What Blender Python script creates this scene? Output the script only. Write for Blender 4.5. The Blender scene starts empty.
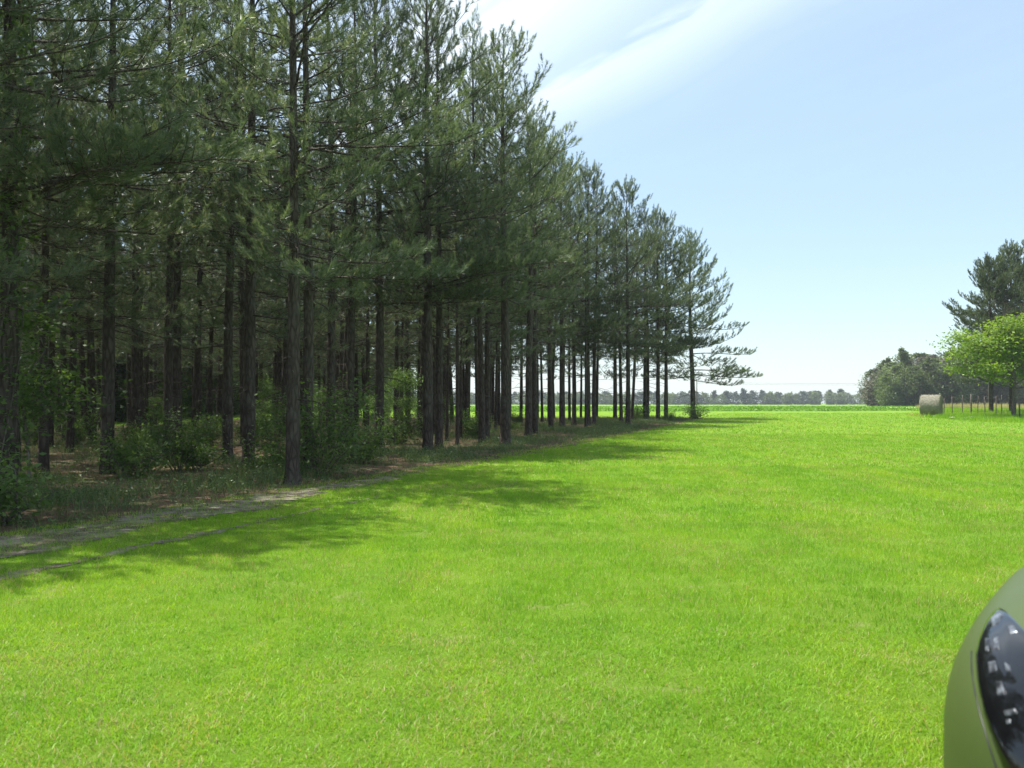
import bpy, math, random
import numpy as np
from mathutils import Vector
from mathutils.bvhtree import BVHTree

PI = math.pi
R = math.radians
scene = bpy.context.scene
COL = scene.collection

# ------------------------------------------------------------------ camera constants
EYE = 1.6
FPX = 900.0
HOR = 403.0

# ------------------------------------------------------------------ terrain
_ZY = np.array([-60, 8, 14, 20, 27, 34, 41, 48, 54, 60, 66, 72, 80, 90, 100, 110, 120, 135, 160, 200, 260, 400, 4000], float)
_ZZ = np.array([0, 0, .008, .03, .085, .15, .235, .33, .42, .52, .645, .79, .92, .99, 1.02, 1.03, 1.03, 1.0, .92, .8, .66, .5, .5], float)
_fy = np.arange(-60, 400, .25)
_fz = np.interp(_fy, _ZY, _ZZ)
_k = np.hanning(41); _k /= _k.sum()
_fz = np.convolve(np.pad(_fz, 20, mode='edge'), _k, mode='valid')
def gz(y):
    return np.interp(y, _fy, _fz)

def on_ground(px, py):
    d = 3.0
    while d < 400:
        if HOR + (EYE - float(gz(d))) / d * FPX <= py: break
        d += .05
    return ((px - 512) / FPX * d, d, float(gz(d)))

def at_depth(px, d):
    return ((px - 512) / FPX * d, d, float(gz(d)))

# the edge row of the pine plantation
ROWK = .37
ROWA = math.atan(ROWK)
CA, SA = math.cos(ROWA), math.sin(ROWA)
def rowq(x, y):          # signed distance from the edge row, + is out on the field
    return (x - (-4.0 + ROWK * (y - 18.0))) * CA
def row_pt(s, q):        # s metres along the row from the origin (-4,18)
    return (-4.0 + SA * s + CA * q, 18.0 + CA * s - SA * q)

# ------------------------------------------------------------------ numpy noise
def vnoise(x, y, seed=0):
    rs = np.random.RandomState(seed)
    g = rs.rand(256, 256)
    xi = np.floor(x).astype(int); yi = np.floor(y).astype(int)
    fx = x - xi; fy = y - yi
    fx = fx * fx * (3 - 2 * fx); fy = fy * fy * (3 - 2 * fy)
    a = g[xi % 256, yi % 256]; b = g[(xi + 1) % 256, yi % 256]
    c = g[xi % 256, (yi + 1) % 256]; d = g[(xi + 1) % 256, (yi + 1) % 256]
    return (a * (1 - fx) + b * fx) * (1 - fy) + (c * (1 - fx) + d * fx) * fy

# ------------------------------------------------------------------ mesh helpers
def mesh_np(name, verts, faces, mat, smooth=False, var=None, face_mats=None):
    """verts (n,3); faces = (m,3) or (m,4) array or list of such arrays"""
    me = bpy.data.meshes.new(name)
    if not isinstance(faces, list): faces = [faces]
    faces = [np.asarray(f, np.int32) for f in faces if len(f)]
    verts = np.asarray(verts, np.float32)
    me.vertices.add(len(verts)); me.vertices.foreach_set('co', verts.ravel())
    tot = np.concatenate([np.full(len(f), f.shape[1], np.int32) for f in faces])
    loops = np.concatenate([f.ravel() for f in faces])
    start = np.concatenate([[0], np.cumsum(tot)[:-1]]).astype(np.int32)
    me.loops.add(len(loops)); me.loops.foreach_set('vertex_index', loops)
    me.polygons.add(len(tot)); me.polygons.foreach_set('loop_start', start)
    me.polygons.foreach_set('loop_total', tot)
    if smooth: me.polygons.foreach_set('use_smooth', np.ones(len(tot), bool))
    me.update(calc_edges=True)
    if var is not None:
        a = me.attributes.new('var', 'FLOAT', 'FACE')
        a.data.foreach_set('value', np.asarray(var, np.float32))
    for m in (mat if isinstance(mat, (list, tuple)) else [mat]): me.materials.append(m)
    if face_mats is not None: me.polygons.foreach_set('material_index', np.asarray(face_mats, np.int32))
    return me

def link(name, me, parent=None, loc=None):
    o = bpy.data.objects.new(name, me); COL.objects.link(o)
    if parent: o.parent = parent
    if loc is not None: o.location = loc
    return o

def tag(o, label=None, cat=None, group=None, kind=None):
    if label: o['label'] = label
    if cat: o['category'] = cat
    if group: o['group'] = group
    if kind: o['kind'] = kind
    return o

def thing(name, label, cat, loc=(0, 0, 0), rz=0, group=None):
    o = bpy.data.objects.new(name, None); COL.objects.link(o)
    o.empty_display_size = .3
    o.location = loc; o.rotation_euler = (0, 0, rz)
    return tag(o, label, cat, group)

class Tubes:
    def __init__(s): s.v = []; s.q = []; s.n = 0
    def add(s, pts, rad, m=5, jit=None):
        pts = np.asarray(pts, float); n = len(pts)
        rad = np.broadcast_to(np.asarray(rad, float), (n,))
        t = np.gradient(pts, axis=0); t /= np.linalg.norm(t, axis=1)[:, None] + 1e-9
        ref = np.array([0, 0, 1.]) if abs(t[0][2]) < .9 else np.array([1., 0, 0])
        u = np.cross(t, ref); u /= np.linalg.norm(u, axis=1)[:, None] + 1e-9
        w = np.cross(t, u)
        a = np.arange(m) / m * 2 * PI
        rr = rad[:, None] * (np.ones((n, m)) if jit is None else jit)
        V = pts[:, None, :] + rr[:, :, None] * (np.cos(a)[None, :, None] * u[:, None, :] + np.sin(a)[None, :, None] * w[:, None, :])
        s.v.append(V.reshape(-1, 3))
        i = np.arange(n - 1)[:, None] * m; j = np.arange(m)[None, :]; j2 = (j + 1) % m
        s.q.append(np.stack([i + j, i + j2, i + m + j2, i + m + j], -1).reshape(-1, 4) + s.n)
        s.n += n * m
    def mesh(s, name, mat):
        return mesh_np(name, np.concatenate(s.v), np.concatenate(s.q), mat, smooth=True)

def unit(v): return v / (np.linalg.norm(v, axis=-1, keepdims=True) + 1e-9)

# ------------------------------------------------------------------ materials
class NT:
    def __init__(s, name):
        s.m = bpy.data.materials.new(name); s.m.use_nodes = True
        s.t = s.m.node_tree; s.t.nodes.clear()
        s.out = s.n('ShaderNodeOutputMaterial')
    def n(s, ty, **k):
        x = s.t.nodes.new(ty)
        for a, b in k.items():
            if a.startswith('_'): x.inputs[a[1:].replace('_', ' ')].default_value = b
            else: setattr(x, a, b)
        return x
    def l(s, a, b): s.t.links.new(a, b)
    def pos(s):
        return s.n('ShaderNodeNewGeometry').outputs['Position']
    def obj(s):
        return s.n('ShaderNodeTexCoord').outputs['Object']
    def noise(s, vec, scale, detail=3, rough=.55, sc=None, out='Fac'):
        if sc:
            mp = s.n('ShaderNodeMapping'); mp.inputs['Scale'].default_value = sc; s.l(vec, mp.inputs[0]); vec = mp.outputs[0]
        x = s.n('ShaderNodeTexNoise'); x.inputs['Scale'].default_value = scale; x.inputs['Detail'].default_value = detail
        x.inputs['Roughness'].default_value = rough; s.l(vec, x.inputs['Vector']); return x.outputs[out]
    def ramp(s, fac, stops, interp='LINEAR'):
        r = s.n('ShaderNodeValToRGB'); r.color_ramp.interpolation = interp
        e = r.color_ramp.elements
        while len(e) < len(stops): e.new(.5)
        for el, (p, c) in zip(e, stops):
            el.position = p; el.color = (*c, 1) if not isinstance(c, float) else (c, c, c, 1)
        s.l(fac, r.inputs[0]); return r.outputs[0]
    def mix(s, fac, a, b, bl='MIX'):
        x = s.n('ShaderNodeMix', data_type='RGBA', blend_type=bl)
        for sock, v in ((x.inputs[0], fac), (x.inputs[6], a), (x.inputs[7], b)):
            if hasattr(v, 'links'): s.l(v, sock)
            elif isinstance(v, tuple): sock.default_value = (*v, 1)
            else: sock.default_value = v
        return x.outputs[2]
    def math(s, op, a, b=0., c=None):
        x = s.n('ShaderNodeMath', operation=op)
        for i, v in enumerate((a, b, c)):
            if v is None: continue
            if hasattr(v, 'links'): s.l(v, x.inputs[i])
            else: x.inputs[i].default_value = v
        return x.outputs[0]
    def attr(s, name='var'):
        return s.n('ShaderNodeAttribute', attribute_name=name).outputs['Fac']
    def rnd(s):
        return s.n('ShaderNodeObjectInfo').outputs['Random']
    def princ(s, col, rough=.8, spec=.3, bump=None, bs=.3, bd=.02, metal=0.):
        p = s.n('ShaderNodeBsdfPrincipled')
        if hasattr(col, 'links'): s.l(col, p.inputs['Base Color'])
        else: p.inputs['Base Color'].default_value = (*col, 1)
        if hasattr(rough, 'links'): s.l(rough, p.inputs['Roughness'])
        else: p.inputs['Roughness'].default_value = rough
        p.inputs['Specular IOR Level'].default_value = spec
        p.inputs['Metallic'].default_value = metal
        if bump is not None:
            b = s.n('ShaderNodeBump'); b.inputs['Strength'].default_value = bs; b.inputs['Distance'].default_value = bd
            s.l(bump, b.inputs['Height']); s.l(b.outputs[0], p.inputs['Normal'])
        return p
    def end(s, sh):
        s.l(sh.outputs[0], s.out.inputs['Surface']); return s.m

def leaf_mat(name, stops, trans=.35, rough=.5, spec=.3, tint=(1.25, 1.2, .6), objvar=.25, mott=None):
    n = NT(name)
    c = n.ramp(n.attr(), stops)
    if objvar:
        v = n.math('MULTIPLY_ADD', n.rnd(), objvar, 1 - objvar / 2)
        vv = n.n('ShaderNodeCombineColor'); [n.l(v, vv.inputs[i]) for i in range(3)]
        c = n.mix(1., c, vv.outputs[0], 'MULTIPLY')
    if mott: c = mott(n, c)
    p = n.princ(c, rough, spec)
    tr = n.n('ShaderNodeBsdfTranslucent')
    n.l(n.mix(1., c, tint, 'MULTIPLY'), tr.inputs[0])
    mx = n.n('ShaderNodeMixShader'); mx.inputs[0].default_value = trans
    n.l(p.outputs[0], mx.inputs[1]); n.l(tr.outputs[0], mx.inputs[2])
    return n.end(mx)

def bark_mat(name, a, b, sc=1.):
    n = NT(name); o = n.obj()
    f = n.noise(o, 9 * sc, 5, .65, (1, 1, .22))
    vo = n.n('ShaderNodeTexVoronoi', feature='DISTANCE_TO_EDGE'); vo.inputs['Scale'].default_value = 11 * sc
    mp = n.n('ShaderNodeMapping'); mp.inputs['Scale'].default_value = (1, 1, .3); n.l(o, mp.inputs[0]); n.l(mp.outputs[0], vo.inputs['Vector'])
    cr = n.ramp(vo.outputs[0], [(0., .0), (.22, 1.)])
    c = n.ramp(f, [(.3, a), (.7, b)])
    c = n.mix(n.math('MULTIPLY_ADD', cr, -.6, .6), c, (a[0] * .35, a[1] * .33, a[2] * .32))
    c = n.mix(n.ramp(n.noise(o, 2.2, 3), [(.5, .0), (.75, .5)]), c, (.12, .125, .105))
    h = n.math('ADD', n.math('MULTIPLY', cr, .7), n.math('MULTIPLY', f, .5))
    return n.end(n.princ(c, .9, .15, h, .9, .03))

M = {}
M['bark'] = bark_mat('pine_bark', (.050, .040, .033), (.105, .085, .07))
M['bark2'] = bark_mat('grey_bark', (.10, .085, .07), (.20, .18, .15), 1.6)
M['needle'] = leaf_mat('pine_needles', [(0., (.052, .082, .046)), (.45, (.095, .132, .072)), (.8, (.165, .20, .105)), (.93, (.21, .23, .13)), (1., (.23, .18, .12))], .45, .4, .6, (1.15, 1.2, .75), .3)
M['needle_far'] = leaf_mat('far_needles', [(0., (.030, .050, .024)), (1., (.065, .09, .04))], .25, .5, .4, (1.2, 1.25, .7), .35)
M['leaf'] = leaf_mat('shrub_leaves', [(0., (.05, .095, .028)), (.6, (.10, .175, .045)), (1., (.17, .25, .08))], .42, .55, .25, (1.3, 1.35, .5), .3)
M['leaf_bright'] = leaf_mat('bright_leaves', [(0., (.10, .19, .022)), (.6, (.18, .29, .03)), (1., (.28, .39, .06))], .45, .45, .35, (1.25, 1.2, .5), .1)
M['leaf_wood'] = leaf_mat('wood_leaves', [(0., (.07, .105, .04)), (.6, (.12, .16, .06)), (1., (.19, .235, .09))], .4, .55, .3, (1.2, 1.2, .6), .5)
M['leaf_brown'] = leaf_mat('brown_leaves', [(0., (.085, .085, .055)), (.6, (.13, .125, .085)), (1., (.18, .17, .12))], .2, .6, .3, (1.1, 1.0, .8), .4)
M['weed'] = leaf_mat('weed_leaves', [(0., (.045, .085, .03)), (.55, (.09, .155, .05)), (.85, (.15, .205, .075)), (1., (.22, .18, .10))], .35, .5, .4, (1.3, 1.3, .5), 0)
M['crop'] = leaf_mat('crop_leaves', [(0., (.07, .17, .015)), (.6, (.12, .26, .02)), (1., (.18, .33, .03))], .35, .5, .3, (1.2, 1.15, .5), 0)

def grass_mott(n, c):
    p = n.pos()
    a = n.ramp(n.noise(p, .55, 4, .6), [(.35, .0), (.68, 1.)])
    c = n.mix(n.math('MULTIPLY', a, .35), c, n.mix(1., c, (1.3, 1.1, 1.3), 'MULTIPLY'))
    b = n.ramp(n.noise(p, .16, 3, .6, (1, .45, 1)), [(.4, .0), (.65, 1.)])
    mp = n.n('ShaderNodeMapping'); mp.inputs['Rotation'].default_value = (0, 0, R(13)); mp.inputs['Scale'].default_value = (1, .02, 1); n.l(p, mp.inputs[0])
    c = n.mix(n.ramp(n.noise(mp.outputs[0], .75, 4, .65), [(.42, .0), (.58, 1.)]), c, n.mix(1., c, (1.3, 1.10, 1.3), 'MULTIPLY'))
    c = n.mix(n.math('MULTIPLY', b, .35), c, n.mix(1., c, (.72, .84, .8), 'MULTIPLY'))
    return c
M['grass'] = leaf_mat('grass_blades', [(0., (.082, .205, .014)), (.45, (.170, .37, .017)), (.84, (.27, .465, .028)), (.87, (.31, .34, .10)), (1., (.42, .38, .19))], .45, .5, .3, (1.15, 1.1, .5), 0, grass_mott)

def ground_mat():
    n = NT('field_turf'); p = n.pos()
    fine = n.noise(p, 70, 6, .8)
    mid = n.noise(p, 3.2, 5, .65)
    c = n.ramp(fine, [(.3, (.05, .10, .010)), (.5, (.125, .245, .011)), (.7, (.22, .36, .025))])
    c = n.mix(n.ramp(mid, [(.45, .0), (.72, .3)]), c, (.20, .32, .04))
    # thin, dry places where thatch and sandy soil show between the blades
    dry = n.math('MULTIPLY', n.ramp(n.noise(p, 1.1, 6, .72), [(.58, .0), (.70, 1.)]), n.ramp(fine, [(.35, .2), (.6, 1.)]))
    c = n.mix(n.math('MULTIPLY', dry, .7), c, (.33, .28, .15))
    a = n.ramp(n.noise(p, .55, 4, .6), [(.35, .0), (.68, 1.)])
    c = n.mix(n.math('MULTIPLY', a, .35), c, n.mix(1., c, (1.3, 1.1, 1.3), 'MULTIPLY'))
    b = n.ramp(n.noise(p, .07, 4, .6, (1, .4, 1)), [(.38, .0), (.66, 1.)])
    c = n.mix(n.math('MULTIPLY', b, .4), c, n.mix(1., c, (.74, .86, .8), 'MULTIPLY'))
    # faint drill and mowing lines along the field
    mp = n.n('ShaderNodeMapping'); mp.inputs['Rotation'].default_value = (0, 0, R(13)); mp.inputs['Scale'].default_value = (1, .02, 1)
    n.l(p, mp.inputs[0])
    s_ = n.noise(mp.outputs[0], 1.3, 3, .6)
    c = n.mix(n.ramp(s_, [(.44, .0), (.60, .5)]), c, n.mix(1., c, (1.3, 1.12, 1.4), 'MULTIPLY'))
    h = n.math('ADD', fine, n.math('MULTIPLY', mid, .8))
    return n.end(n.princ(c, .9, .15, h, .8, .05))
M['ground'] = ground_mat()

def floor_mat():
    n = NT('pine_straw'); p = n.pos()
    f = n.noise(p, 38, 5, .7); g = n.noise(p, .9, 5, .65)
    c = n.ramp(f, [(.3, (.06, .042, .028)), (.5, (.14, .095, .06)), (.72, (.25, .175, .115))])
    c = n.mix(n.ramp(g, [(.47, .0), (.6, .75)]), c, n.ramp(f, [(.3, (.04, .06, .02)), (.7, (.10, .13, .05))]))
    return n.end(n.princ(c, .95, .1, n.math('ADD', f, g), .9, .05))
M['floor'] = floor_mat()

def path_mat():
    n = NT('sandy_soil'); p = n.pos()
    f = n.noise(p, 45, 5, .7); g = n.noise(p, 1.6, 6, .7)
    c = n.ramp(f, [(.3, (.18, .15, .12)), (.55, (.29, .25, .205)), (.75, (.39, .35, .30))])
    c = n.mix(n.ramp(g, [(.42, .0), (.55, .9)]), c, n.ramp(f, [(.3, (.07, .06, .04)), (.7, (.15, .125, .08))]))
    return n.end(n.princ(c, .95, .1, n.math('ADD', f, n.math('MULTIPLY', g, .7)), .9, .05))
M['path'] = path_mat()

def dry_mat():
    n = NT('dry_grass'); p = n.pos()
    c = n.ramp(n.noise(p, 6, 5, .7), [(.3, (.22, .25, .08)), (.5, (.34, .31, .14)), (.75, (.46, .40, .22))])
    return n.end(n.princ(c, .95, .1))
M['dry'] = dry_mat()

def simple(name, a, b, sc, rough=.6, spec=.4, metal=0., bs=.2):
    n = NT(name); f = n.noise(n.obj(), sc, 4, .6)
    return n.end(n.princ(n.ramp(f, [(.3, a), (.7, b)]), rough, spec, f, bs, .01, metal))
M['post'] = simple('weathered_post', (.06, .048, .038), (.13, .105, .085), 14)
M['wire'] = simple('fence_wire', (.05, .04, .035), (.10, .08, .07), 30, .6, .3, .3)
M['deadwood'] = simple('bleached_wood', (.32, .28, .22), (.50, .45, .37), 8, .85, .2)
M['stone'] = simple('pale_stone', (.35, .33, .30), (.5, .48, .44), 6, .9, .2)
def hay_mat():
    n = NT('weathered_hay'); o = n.obj()
    f = n.noise(o, 30, 5, .7, (.25, 1, 1)); g = n.noise(o, 2.5, 4, .6)
    c = n.ramp(f, [(.3, (.16, .15, .115)), (.55, (.28, .265, .205)), (.75, (.40, .385, .31))])
    c = n.mix(n.ramp(g, [(.45, .0), (.7, .5)]), c, (.22, .20, .16))
    return n.end(n.princ(c, .95, .1, f, .9, .06))
M['hay'] = hay_mat()
def paint_mat():
    n = NT('car_paint'); f = n.noise(n.obj(), 900, 2, .5)
    p = n.princ(n.ramp(f, [(.3, (.045, .068, .015)), (.7, (.06, .086, .022))]), .55, .3, None, metal=.1)
    p.inputs['Coat Weight'].default_value = .12; p.inputs['Coat Roughness'].default_value = .25
    return n.end(p)
M['paint'] = paint_mat()
def gloss(name, col, rough, spec=.5, metal=0., coat=0.):
    n = NT(name)
    f = n.noise(n.obj(), 120, 3, .6)
    p = n.princ(n.mix(f, tuple(c * .85 for c in col), col), n.math('MULTIPLY_ADD', f, .05, rough), spec, None, metal=metal)
    p.inputs['Coat Weight'].default_value = coat; p.inputs['Coat Roughness'].default_value = .03
    return n.end(p)
M['lens'] = gloss('dark_lens', (.004, .004, .005), .03, .5, 0., .15)
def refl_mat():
    n = NT('painted_reflection'); o = n.obj()
    f = n.noise(o, 34, 4, .65, (1, 1, .6))  # bright and dark streaks painted in to look like reflections in the lens
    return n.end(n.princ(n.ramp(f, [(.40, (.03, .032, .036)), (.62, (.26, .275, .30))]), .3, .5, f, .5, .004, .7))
M['refl_paint'] = refl_mat()
M['rubber'] = gloss('rubber', (.02, .02, .02), .7, .3)
M['trim'] = gloss('black_trim', (.015, .015, .016), .35, .4)
M['glass'] = gloss('tinted_glass', (.012, .015, .016), .02, .6, 0., 1.)
M['alloy'] = gloss('alloy', (.5, .5, .52), .25, .5, .9)

# ------------------------------------------------------------------ pine generator
def needles(P, A, Ln, N, rng, wid=.009, nl=(.11, .17), tone=None):
    """plumes: bases P, axes A, lengths Ln, N needles each -> triangles"""
    k = len(P)
    P = np.repeat(P, N, 0); A = np.repeat(unit(A), N, 0); Ln = np.repeat(Ln, N)
    tone = np.repeat(rng.rand(k) if tone is None else tone, N)
    m = len(P)
    s = rng.rand(m) ** .8
    rv = unit(rng.normal(size=(m, 3)))
    perp = unit(rv - (rv * A).sum(1)[:, None] * A)
    th = R(18) + rng.rand(m) * R(46) * (1.05 - .6 * s)
    D = A * np.cos(th)[:, None] + perp * np.sin(th)[:, None]
    D[:, 2] -= .10; D = unit(D)
    B = P + A * (s * Ln)[:, None]
    L = rng.uniform(*nl, m)
    side = unit(np.cross(D, unit(rng.normal(size=(m, 3))))) * (wid * rng.uniform(.7, 1.3, m))[:, None] * .5
    V = np.stack([B - side, B + side, B + D * L[:, None]], 1).reshape(-1, 3)
    F = np.arange(m * 3).reshape(-1, 3)
    v = np.clip(tone * .66 + rng.rand(m) * .28, 0, 1)
    v = np.where(rng.rand(m) < .03, .98, v)
    return V, F, v

def pine(seed, H, cb, rmax, r0, bias=0., dens=1., extra=(), stubs=10, N=60, prof=None, wid=.0125, gap=(.30, .54), kw=(3, 6)):
    rng = np.random.RandomState(seed)
    T = Tubes(); P = []; A = []; Ln = []; tone = []
    w = rng.uniform(-1, 1, 6)
    def ax(z):
        t = z / H
        return np.array([.16 * w[0] * math.sin(3 * t + w[1] * 3) * t * 2, .16 * w[2] * math.sin(2.6 * t + w[3] * 3) * t * 2, z])
    zs = np.concatenate([[-.25, 0, .12, .3, .6], np.arange(1.1, H, .75), [H]])
    rad = r0 * (np.clip(1 - zs / H, 0, 1) ** .75 * .93 + .025) + np.clip(.35 - zs, 0, .5) ** 2 * r0 * 2.6
    m = 12
    T.add([ax(z) if z > 0 else np.array([0, 0, z]) for z in zs], rad, m, 1 + rng.uniform(-.07, .07, (len(zs), m)))
    def plume(p, a, ln, tn): P.append(p); A.append(a); Ln.append(ln); tone.append(tn)
    def branch(z, az, L, e0, up, droop=0., dn=1.):
        n = max(5, int(L / .42) + 2)
        p = ax(z); pts = [p]; dirs = []
        a = az; tn = rng.rand()
        for i in range(n):
            s = (i + .5) / n
            e = e0 + up * s ** 1.6 - droop * math.sin(s * PI)
            a += rng.normal(0, .14)
            d = np.array([math.cos(a) * math.cos(e), math.sin(a) * math.cos(e), math.sin(e)])
            p = p + d * L / n; pts.append(p); dirs.append(d)
        pts = np.array(pts)
        br = min(.007 + .0065 * L, r0 * .3)
        T.add(pts, br * (1 - np.linspace(0, 1, n + 1) * .85), 5)
        sp = .165 / dn; s = .18 + rng.rand() * .1; side = 1
        while s * L < L:
            i = min(int(s * n), n - 1); f = s * n - i
            b = pts[i] * (1 - f) + pts[i + 1] * f; d = dirs[i]
            ba = math.atan2(d[1], d[0]) + side * rng.uniform(R(28), R(70)); side = -side
            be = math.asin(np.clip(d[2], -1, 1)) * .6 + rng.uniform(R(-8), R(32))
            bl = (.28 + .30 * L * (1.05 - s) * rng.uniform(.6, 1.1)) * (.75 + .4 * rng.rand())
            bl = min(bl, 1.15)
            bd = np.array([math.cos(ba) * math.cos(be), math.sin(ba) * math.cos(be), math.sin(be)])
            up_ = np.array([0, 0, .32])
            e1 = b + bd * bl * .55; e2 = e1 + unit(bd + up_) * bl * .45
            T.add([b, e1, e2], [.009, .006, .004], 3)
            plume(e1 + (e2 - e1) * .2, unit(bd + up_ * (1.6 + 1.6 * z / H)), rng.uniform(.28, .46), np.clip(tn * .5 + rng.rand() * .5, 0, 1))
            if bl > .38:
                for q in range(1 + int(bl > .7)):
                    sd = unit(np.cross(bd, [0, 0, 1.])) * rng.choice([-1, 1])
                    f2 = rng.uniform(.3, .85)
                    dd = unit(bd * .7 + sd * rng.uniform(.3, .9) + up_ * rng.uniform(.5, 1.6) * (.8 + z / H))
                    plume(b + bd * bl * f2, dd, rng.uniform(.22, .36), np.clip(tn * .5 + rng.rand() * .5, 0, 1))
            s += sp / L * rng.uniform(.7, 1.4)
        plume(pts[-1] - dirs[-1] * .1, unit(dirs[-1] + np.array([0, 0, .5])), .42, tn)
    prof = prof or (lambda t: (.62 + .38 * min(1, t / .25)) * (1 - max(0, t - .35) / .65) ** .75 + .13)
    z = cb + rng.rand() * .3
    while z < H - .35:
        t = (z - cb) / (H - cb)
        k = max(2, int(rng.randint(kw[0], kw[1]) * dens + rng.rand()))
        a0 = rng.rand() * 2 * PI
        for i in range(k):
            az = a0 + i / k * 2 * PI + rng.normal(0, .3)
            zz = z + rng.uniform(-.12, .12)
            L = rmax * prof(t) * rng.choice([.5, .75, .95, 1.05, 1.15])
            L *= 1 + bias * max(-.4, math.cos(az)) * (1 - t)
            e0 = R(-6) + R(62) * t ** 1.05 + rng.normal(0, R(11))
            branch(zz, az, max(.35, L), e0, R(32) * (1 - t * .5), R(6) * (1 - t), dens)
        z += rng.uniform(*gap)
    for (z, az, L, e0, up, droop, dn) in extra: branch(z, az, L, e0, up, droop, dn)
    for i in range(5):
        a = rng.rand() * 2 * PI; plume(ax(H - .35), np.array([.5 * math.cos(a), .5 * math.sin(a), 1.]), .5, .6)
    plume(ax(H - .15), np.array([0, 0, 1.]), .6, .7)
    for i in range(stubs):
        z = rng.uniform(1.6, cb + 1.5); az = rng.rand() * 2 * PI; L = rng.uniform(.3, 1.5); e = rng.uniform(-.35, .3)
        d = np.array([math.cos(az) * math.cos(e), math.sin(az) * math.cos(e), math.sin(e)])
        p = ax(z); T.add([p, p + d * L * .5, p + d * L + [rng.normal(0, .08), rng.normal(0, .08), -.1 * L]], [.016, .012, .004], 4)
    V, F, v = needles(np.array(P), np.array(A), np.array(Ln), N, rng, wid, tone=np.array(tone))
    return T.mesh('pine_trunk', M['bark']), mesh_np('pine_crown', V, F, M['needle'], var=v)

# ------------------------------------------------------------------ leaves
def leaves(C, size, rng, D=None, aspect=.55, tone=None):
    m = len(C)
    if D is None: D = rng.normal(size=(m, 3)); D[:, 2] *= .55
    D = unit(D); S = unit(np.cross(D, rng.normal(size=(m, 3)) * .5 + [0, 0, 1.]))
    L = (size * rng.uniform(.6, 1.25, m))[:, None]
    N = np.cross(D, S)
    V = np.stack([C, C + D * L * .5 + S * L * aspect * .5 + N * L * .06, C + D * L, C + D * L * .5 - S * L * aspect * .5 + N * L * .06], 1).reshape(-1, 3)
    F = np.arange(m * 4).reshape(-1, 4)
    v = np.clip((rng.rand(m) if tone is None else tone) * .65 + rng.rand(m) * .35, 0, 1)
    return V, F, v

def broadleaf(seed, H, rad, trunk_h, r0, leaf, n_leaf, mat, barkm, levels=3, clump=.45, limbs=7, flat=1., lean=.6):
    rng = np.random.RandomState(seed)
    T = Tubes(); ends = []
    def grow(p, d, L, r, lev):
        n = 4; pts = [p]
        for i in range(n):
            d = unit(d + rng.normal(0, .16, 3) + np.array([0, 0, .06])); p = p + d * L / n; pts.append(p)
        T.add(pts, np.linspace(r, r * .5, n + 1), 7 if lev == 0 else (5 if lev < 2 else 3))
        if lev >= levels: ends.append(pts[-1]); ends.append(pts[2]); return
        k = rng.randint(3, 6)
        for i in range(k):
            a = rng.rand() * 2 * PI; dd = unit(d * .7 + np.array([math.cos(a), math.sin(a), rng.uniform(-.25, .6)]) * rng.uniform(.5, 1.1))
            grow(pts[rng.randint(2, n + 1)], dd, L * rng.uniform(.55, .8), r * .5, lev + 1)
    zt = np.linspace(-.15, H * .72, 8)
    tp = [np.array([rng.normal(0, .05) * max(z, 0) ** .5, rng.normal(0, .05) * max(z, 0) ** .5, z]) for z in zt]
    T.add(tp, r0 * np.linspace(1.15, .3, 8), 9)
    for i in range(limbs):
        f = rng.uniform(trunk_h, H * .70); j = min(int((f + .15) / (zt[1] - zt[0])), 6)
        a = i / limbs * 2 * PI + rng.normal(0, .35)
        e = rng.uniform(.05, .9)
        grow(tp[j] + (tp[j + 1] - tp[j]) * rng.rand(), unit(np.array([math.cos(a), math.sin(a), e * lean * 1.6])), rad * rng.uniform(.4, .62), r0 * .38, 1)
    E = np.array(ends)
    # keep the crown inside its envelope
    q = (E / [rad, rad, 1])[:, :2]; s = np.maximum(1, np.linalg.norm(q, axis=1))
    E[:, :2] /= s[:, None]; E[:, 2] = np.where(E[:, 2] > H * .8, H * (.62 + .38 * rng.rand(len(E))) * (1 - .22 * np.minimum(1, s * np.linalg.norm(q, axis=1) ** 2 / np.maximum(s, 1))), E[:, 2])
    idx = rng.randint(0, len(E), n_leaf); tn = rng.rand(len(E))
    C = E[idx] + rng.normal(0, clump, (n_leaf, 3)) * [1, 1, .62 * flat]
    V, F, v = leaves(C, leaf, rng, tone=tn[idx])
    return T.mesh('tree_trunk', barkm), mesh_np('tree_crown', V, F, mat, var=v)

def shrub(seed, H, W, n_leaf, leaf, mat, stems=7):
    rng = np.random.RandomState(seed); T = Tubes(); E = []
    for i in range(stems):
        a = rng.rand() * 2 * PI; d = unit(np.array([math.cos(a) * W / H * .7, math.sin(a) * W / H * .7, 1.])); p = np.array([rng.normal(0, .08), rng.normal(0, .08), -.05]); pts = [p]
        L = H * rng.uniform(.6, 1.05)
        for k in range(6):
            d = unit(d + rng.normal(0, .16, 3)); p = p + d * L / 6; pts.append(p)
            if k > 0:
                for q in range(3):
                    b = unit(d * .4 + rng.normal(0, .7, 3)); e = p + b * L * rng.uniform(.12, .3)
                    T.add([p, e], [.006, .003], 3); E.append(e); E.append((p + e) / 2)
        T.add(pts, np.linspace(.022, .006, 7), 5)
    E = np.array(E); E[:, 2] = np.maximum(E[:, 2], .08); idx = rng.randint(0, len(E), n_leaf); tn = rng.rand(len(E))
    C = E[idx] + rng.normal(0, .10 + .04 * H, (n_leaf, 3)); C[:, 2] = np.maximum(C[:, 2], .03)
    V, F, v = leaves(C, leaf, rng, tone=tn[idx])
    return T.mesh('shrub_stem', M['bark2']), mesh_np('shrub_foliage', V, F, mat, var=v)

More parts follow.
